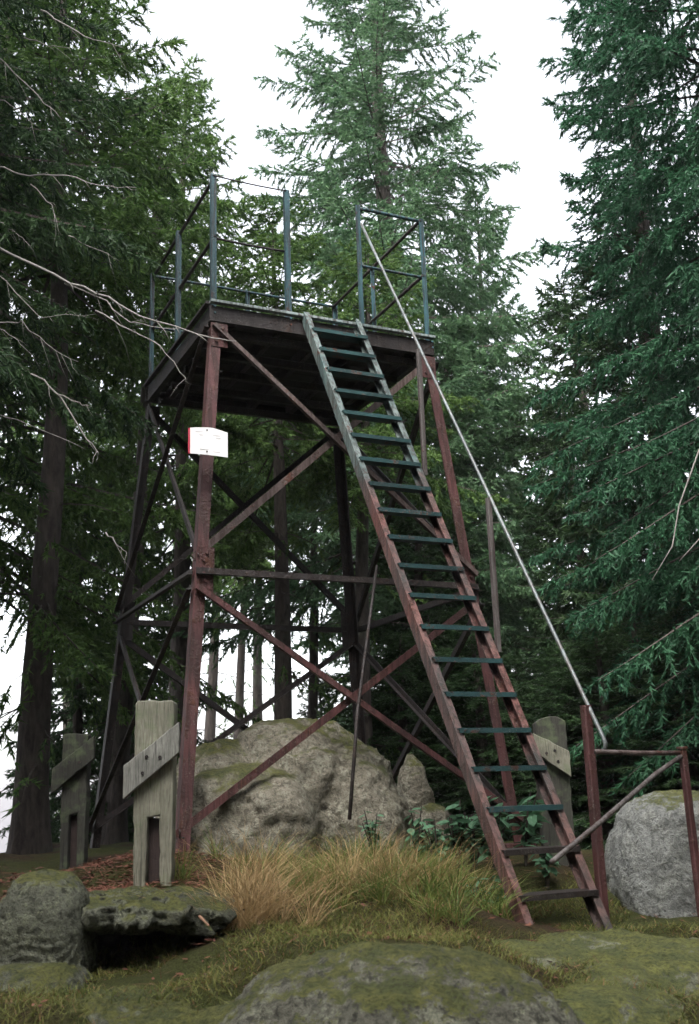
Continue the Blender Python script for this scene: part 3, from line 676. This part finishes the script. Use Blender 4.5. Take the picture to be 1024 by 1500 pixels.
# bare branches of the nearest spruce at the left
BR = [([(0, 365), (100, 412), (160, 435), (210, 465), (310, 495), (345, 500)], .012), ([(95, 415), (150, 437), (190, 470), (225, 480), (262, 482)], .007),
      ([(0, 245), (40, 258), (100, 258), (155, 275), (200, 275)], .009), ([(60, 15), (85, 28), (130, 55), (180, 70)], .008), ([(0, 85), (60, 145), (90, 175)], .008),
      ([(0, 145), (25, 160), (55, 185)], .006), ([(35, 55), (70, 68), (110, 70)], .005), ([(0, 515), (60, 555), (90, 580), (125, 640), (145, 665), (140, 678)], .009),
      ([(85, 578), (110, 588), (135, 596)], .005), ([(0, 470), (35, 472), (75, 510), (115, 530)], .006), ([(0, 608), (40, 620), (125, 658)], .006),
      ([(140, 455), (185, 482), (235, 505), (270, 550), (277, 562)], .006), ([(0, 405), (60, 465), (100, 462), (140, 460)], .005), ([(45, 270), (75, 300), (90, 345)], .005), ([(100, 345), (140, 365), (175, 382)], .004),
      ([(0, 325), (30, 345), (45, 360)], .005), ([(155, 780), (175, 800), (185, 812)], .005), ([(0, 480), (20, 495), (35, 508)], .005)]
for pts, r0 in BR:
    P = [at(px, py, 6.75 - .55 * (px / 345)) for px, py in pts]
    if pts[0][0] < 5: P = [np.array([-3.1, 7.2, P[0][2] + (P[0][2] - P[1][2]) * 2.0 + .05])] + P
    P = np.array(P); n = len(P) * 3; tt = np.linspace(0, len(P) - 1, n); Q = np.stack([np.interp(tt, np.arange(len(P)), P[:, k]) for k in range(3)], 1)
    Q[1:-1] += rng.normal(0, .006, (n - 2, 3)); 
    V, F = tube(Q, r0 * (1 - .75 * np.linspace(0, 1, n)), 5)
    for q_ in range(2, n - 1):
        if random.random() < .55:
            dv = unit(Q[min(q_ + 1, n - 1)] - Q[q_]) * .8 + np.array([random.uniform(-.3, .3), random.uniform(-.7, .7), random.uniform(-.9, .25)]); ln = random.uniform(.05, .24)
            v2, f2 = tube([Q[q_], Q[q_] + dv * ln * .5 + rng.normal(0, .01, 3), Q[q_] + dv * ln + np.array([0, 0, -.02])], [r0 * .3, r0 * .2, r0 * .08], 4)
            o_ = len(V); V = V + v2; F = F + [[a_ + o_ for a_ in f_] for f_ in f2]
    obj('bare_branch', V, F, M['bare_twig'], near, smooth=True)
# bare twigs at the right belong to the huge right spruce
rt_ = [o for o in bpy.data.objects if o.get('label', '').startswith('huge dark spruce')][0]; rt_.rotation_euler = (0, 0, 0)
for pts, r0 in (([(1060, 600), (1024, 660), (995, 740), (985, 800), (955, 850)], .008), ([(1050, 760), (1024, 790), (995, 822)], .007)):
    P = np.array([at(px, py, 7.2) for px, py in pts]); V, F = tube(P, r0 * (1 - .6 * np.linspace(0, 1, len(P))), 5); obj('bare_branch', V, F, M['bare_twig'], rt_, smooth=True)

# ------------------------------------------------------------------ grass, shrubs, litter
def blades(name, label, cat, bx, by, h, lean, spread, wd, mat, bend=.6, seed=1, zoff=None):
    g = np.random.default_rng(seed); m = len(bx); z = hz(bx, by) if zoff is None else zoff
    base = np.stack([bx, by, z - .01], 1); hh = (h * g.uniform(.55, 1.25, m))
    dirv = np.stack([lean[0] + g.normal(0, spread, m), lean[1] + g.normal(0, spread, m), np.ones(m)], 1); dirv /= np.linalg.norm(dirv, axis=1)[:, None]
    out = dirv.copy(); out[:, 2] = 0; 
    ww = np.stack([np.cos(g.uniform(0, 6.28, m)), np.sin(g.uniform(0, 6.28, m)), np.zeros(m)], 1) * (wd * g.uniform(.6, 1.3, m))[:, None]
    pts = []; bb = bend * g.uniform(.4, 1.6, m)
    for s in (0, .35, .7, 1.0):
        p = base + dirv * (hh * s)[:, None] + out * (hh * bb * s ** 2.2 * 1.5)[:, None]; p[:, 2] -= hh * bb * .35 * s ** 3
        pts.append(p)
    wf = (1, .8, .5, .05); Q = []
    for i in range(3):
        Q.append(np.stack([pts[i] - ww * wf[i], pts[i] + ww * wf[i], pts[i+1] + ww * wf[i+1], pts[i+1] - ww * wf[i+1]], 1))
    Q = np.stack(Q, 1).reshape(-1, 3)
    # shared vertices are not needed: each blade's three quads stay separate
    me = fast_mesh(name, Q, 4); o = link(name, me, mat); return tag(o, label, cat, None, 'stuff')
def scatter(poly_c, n, sx, sy, seed):
    g = np.random.default_rng(seed); xs_, ys_ = [], []
    for (px, py, Y, wgt, sxx, syy) in poly_c:
        c = at(px, py, Y); k_ = int(n * wgt)
        nt_ = max(3, k_ // 45); cx = c[0] + g.normal(0, sxx, nt_); cy = c[1] + g.normal(0, syy, nt_)
        ii = g.integers(0, nt_, k_); xs_.append(cx[ii] + g.normal(0, .018, k_)); ys_.append(cy[ii] + g.normal(0, .018, k_))
    return np.concatenate(xs_), np.concatenate(ys_)
bx, by = scatter([(350, 1385, 4.75, .2, .07, .12), (385, 1340, 5.1, .3, .13, .2), (450, 1300, 5.6, .27, .22, .25), (560, 1290, 5.7, .1, .25, .25), (620, 1300, 5.5, .04, .2, .2)], 1500, 0, 0, 1)
blades('dry_grass', 'tall straw-coloured dry grass clump in front of the big boulder', 'dry grass', bx, by, .36, (.12, -.03), .42, .0021, M['dry_grass'], .7, 1)
bx, by = scatter([(440, 1300, 5.7, .18, .25, .3), (520, 1290, 5.9, .22, .25, .3), (600, 1285, 5.9, .25, .22, .3), (650, 1290, 5.9, .15, .14, .22), (540, 1250, 6.6, .12, .35, .12), (640, 1330, 5.3, .08, .12, .2)], 5200, 0, 0, 2)
blades('green_grass', 'green and yellow grass growing between the big boulder and the stair', 'grass', bx, by, .24, (.06, -.03), .5, .0024, M['green_grass'], .62, 2)
g_ = np.random.default_rng(5); bx = g_.uniform(-1.7, 1.8, 62000); by = g_.uniform(3.5, 6.8, 62000)
mn = np.array([mnoise.noise(Vector((a * 2.2, b_ * 2.2, 3))) for a, b_ in zip(bx, by)])
keep = (mn > -.33) & ~((bx < -.75) & (by > 5.1)) & ~((bx > .75) & (by > 5.2) & (mn < .05))
blades('turf', 'short mossy turf on the bank above the foreground boulder', 'turf', bx[keep], by[keep], .055 + .05 * np.clip(mn[keep], 0, 1), (0, 0), .6, .0022, M['turf'], .6, 3)
# litter of needles and dead leaves round the post and the leg
n = 11500; lx = np.concatenate([g_.normal(-1.15, .45, 7500), g_.uniform(-2.5, 2.5, 4000)]); ly_ = np.concatenate([g_.normal(6.0, .5, 7500), g_.uniform(3.4, 7.5, 4000)]); lz = hz(lx, ly_) + .004 + g_.uniform(0, .012, n)
P = np.stack([lx, ly_, lz], 1); d = np.stack([g_.normal(0, 1, n), g_.normal(0, 1, n), g_.normal(0, .2, n)], 1); d /= np.linalg.norm(d, axis=1)[:, None]
thin = (g_.random(n) < .5)[:, None]; e = (np.cross(d, np.array([0, 0, 1.])) * .35 + g_.normal(0, .12, (n, 3))) * np.where(thin, .12, 1); L = (.014 * g_.uniform(.5, 1.6, n))[:, None] * np.where(thin, 2.6, 1)
me = fast_mesh('litter', np.stack([P - d * L, P + e * L, P + d * L, P - e * L], 1).reshape(-1, 3), 4); tag(link('leaf_litter', me, M['litter']), 'reddish brown fallen needles and leaves on the ground by the front left leg', 'leaf litter', None, 'stuff')
# leafy shrubs seen through the stair
LF = bpy.data.meshes.new('leaf'); LF.from_pydata([(0, 0, 0), (.35, .25, .03), (.75, .2, .02), (1, 0, -.06), (.75, -.2, .02), (.35, -.25, .03), (.4, 0, -.03), (.75, 0, -.03)], [], [(0, 1, 6), (1, 2, 7, 6), (2, 3, 7), (7, 3, 4), (6, 7, 4, 5), (0, 6, 5)]); LF.materials.append(M['leaf'])
def shrub(label, px, py, Y, h, nst, nlf, s, seed):
    g = random.Random(seed); x = x_at(px, py, Y); z = float(hz(x, Y)); t = thing('leafy_shrub', label, 'shrub', (x, Y, z))
    for i in range(nst):
        a = g.uniform(0, 6.28); l_ = g.uniform(.1, .3) * h; hh_ = h * g.uniform(.6, 1.1)
        P = [np.array([x, Y, z - .03]), np.array([x + l_ * .4 * math.cos(a), Y + l_ * .4 * math.sin(a), z + hh_ * .55]), np.array([x + l_ * math.cos(a), Y + l_ * math.sin(a), z + hh_])]
        V, F = tube(P, [.006, .005, .003], 5); obj('stem', V, F, M['bark'], t)
        for k in range(nlf):
            u_ = .35 + .65 * (k + g.random()) / nlf; f = u_ * 2; q = P[0] + (P[1] - P[0]) * min(f, 1) if f < 1 else P[1] + (P[2] - P[1]) * (f - 1)
            o = link('leaf', LF, None, t, loc=tuple(q - ORG[t])); sc1 = s * g.uniform(.6, 1.25); o.scale = (sc1,) * 3
            o.rotation_euler = (g.uniform(-.5, .5), g.uniform(-.3, .7), g.uniform(0, 6.28))
shrub('bluish green leafy shrub showing between the stair treads', 765, 1200, 6.7, .42, 7, 9, .11, 1)
shrub('leafy green shrub left of the stair beside the small grey rock', 690, 1200, 6.9, .36, 7, 8, .09, 2)
shrub('low leafy plant at the left foot of the stair', 700, 1330, 5.6, .16, 6, 6, .06, 3)
shrub('small leafy plant in front of the right flank of the big boulder', 545, 1200, 6.6, .3, 6, 8, .06, 4)
shrub('low green plant inside the foot of the stair', 745, 1270, 6.0, .2, 6, 8, .07, 5)
shrub('leafy green shrub in front of the small grey rock', 610, 1205, 7.2, .34, 8, 9, .08, 6)
shrub('bushy leafy plant in the grass midway between the big boulder and the stair', 640, 1250, 6.5, .28, 7, 9, .07, 7)
shrub('broad-leaved plant behind the lowest stair treads', 800, 1260, 6.4, .26, 6, 8, .08, 8)
shrub('dense bright green shrub close against the left stringer of the stair', 668, 1215, 6.9, .4, 10, 11, .085, 9)
shrub('tall leafy green shrub behind the middle of the lower stair', 722, 1215, 6.7, .38, 9, 10, .09, 10)
# fallen sticks
def stick(label, pts, r, mat='dead_twig'):
    P = [at(*p) for p in pts]; V, F = tube(P, [r] * (len(P) - 1) + [r * .5], 6); o = obj('fallen_stick', V, F, M[mat], None, loc=tuple(P[0])); tag(o, label, 'stick')
stick('brown fallen stick lying on the bank right of the mossy ledge', [(272, 1328, 4.75), (290, 1340, 4.65), (306, 1356, 4.55)], .007)
stick('reddish stick pointing right along the bank above the ledge', [(250, 1332, 4.85), (300, 1322, 4.9), (345, 1312, 4.95)], .006)
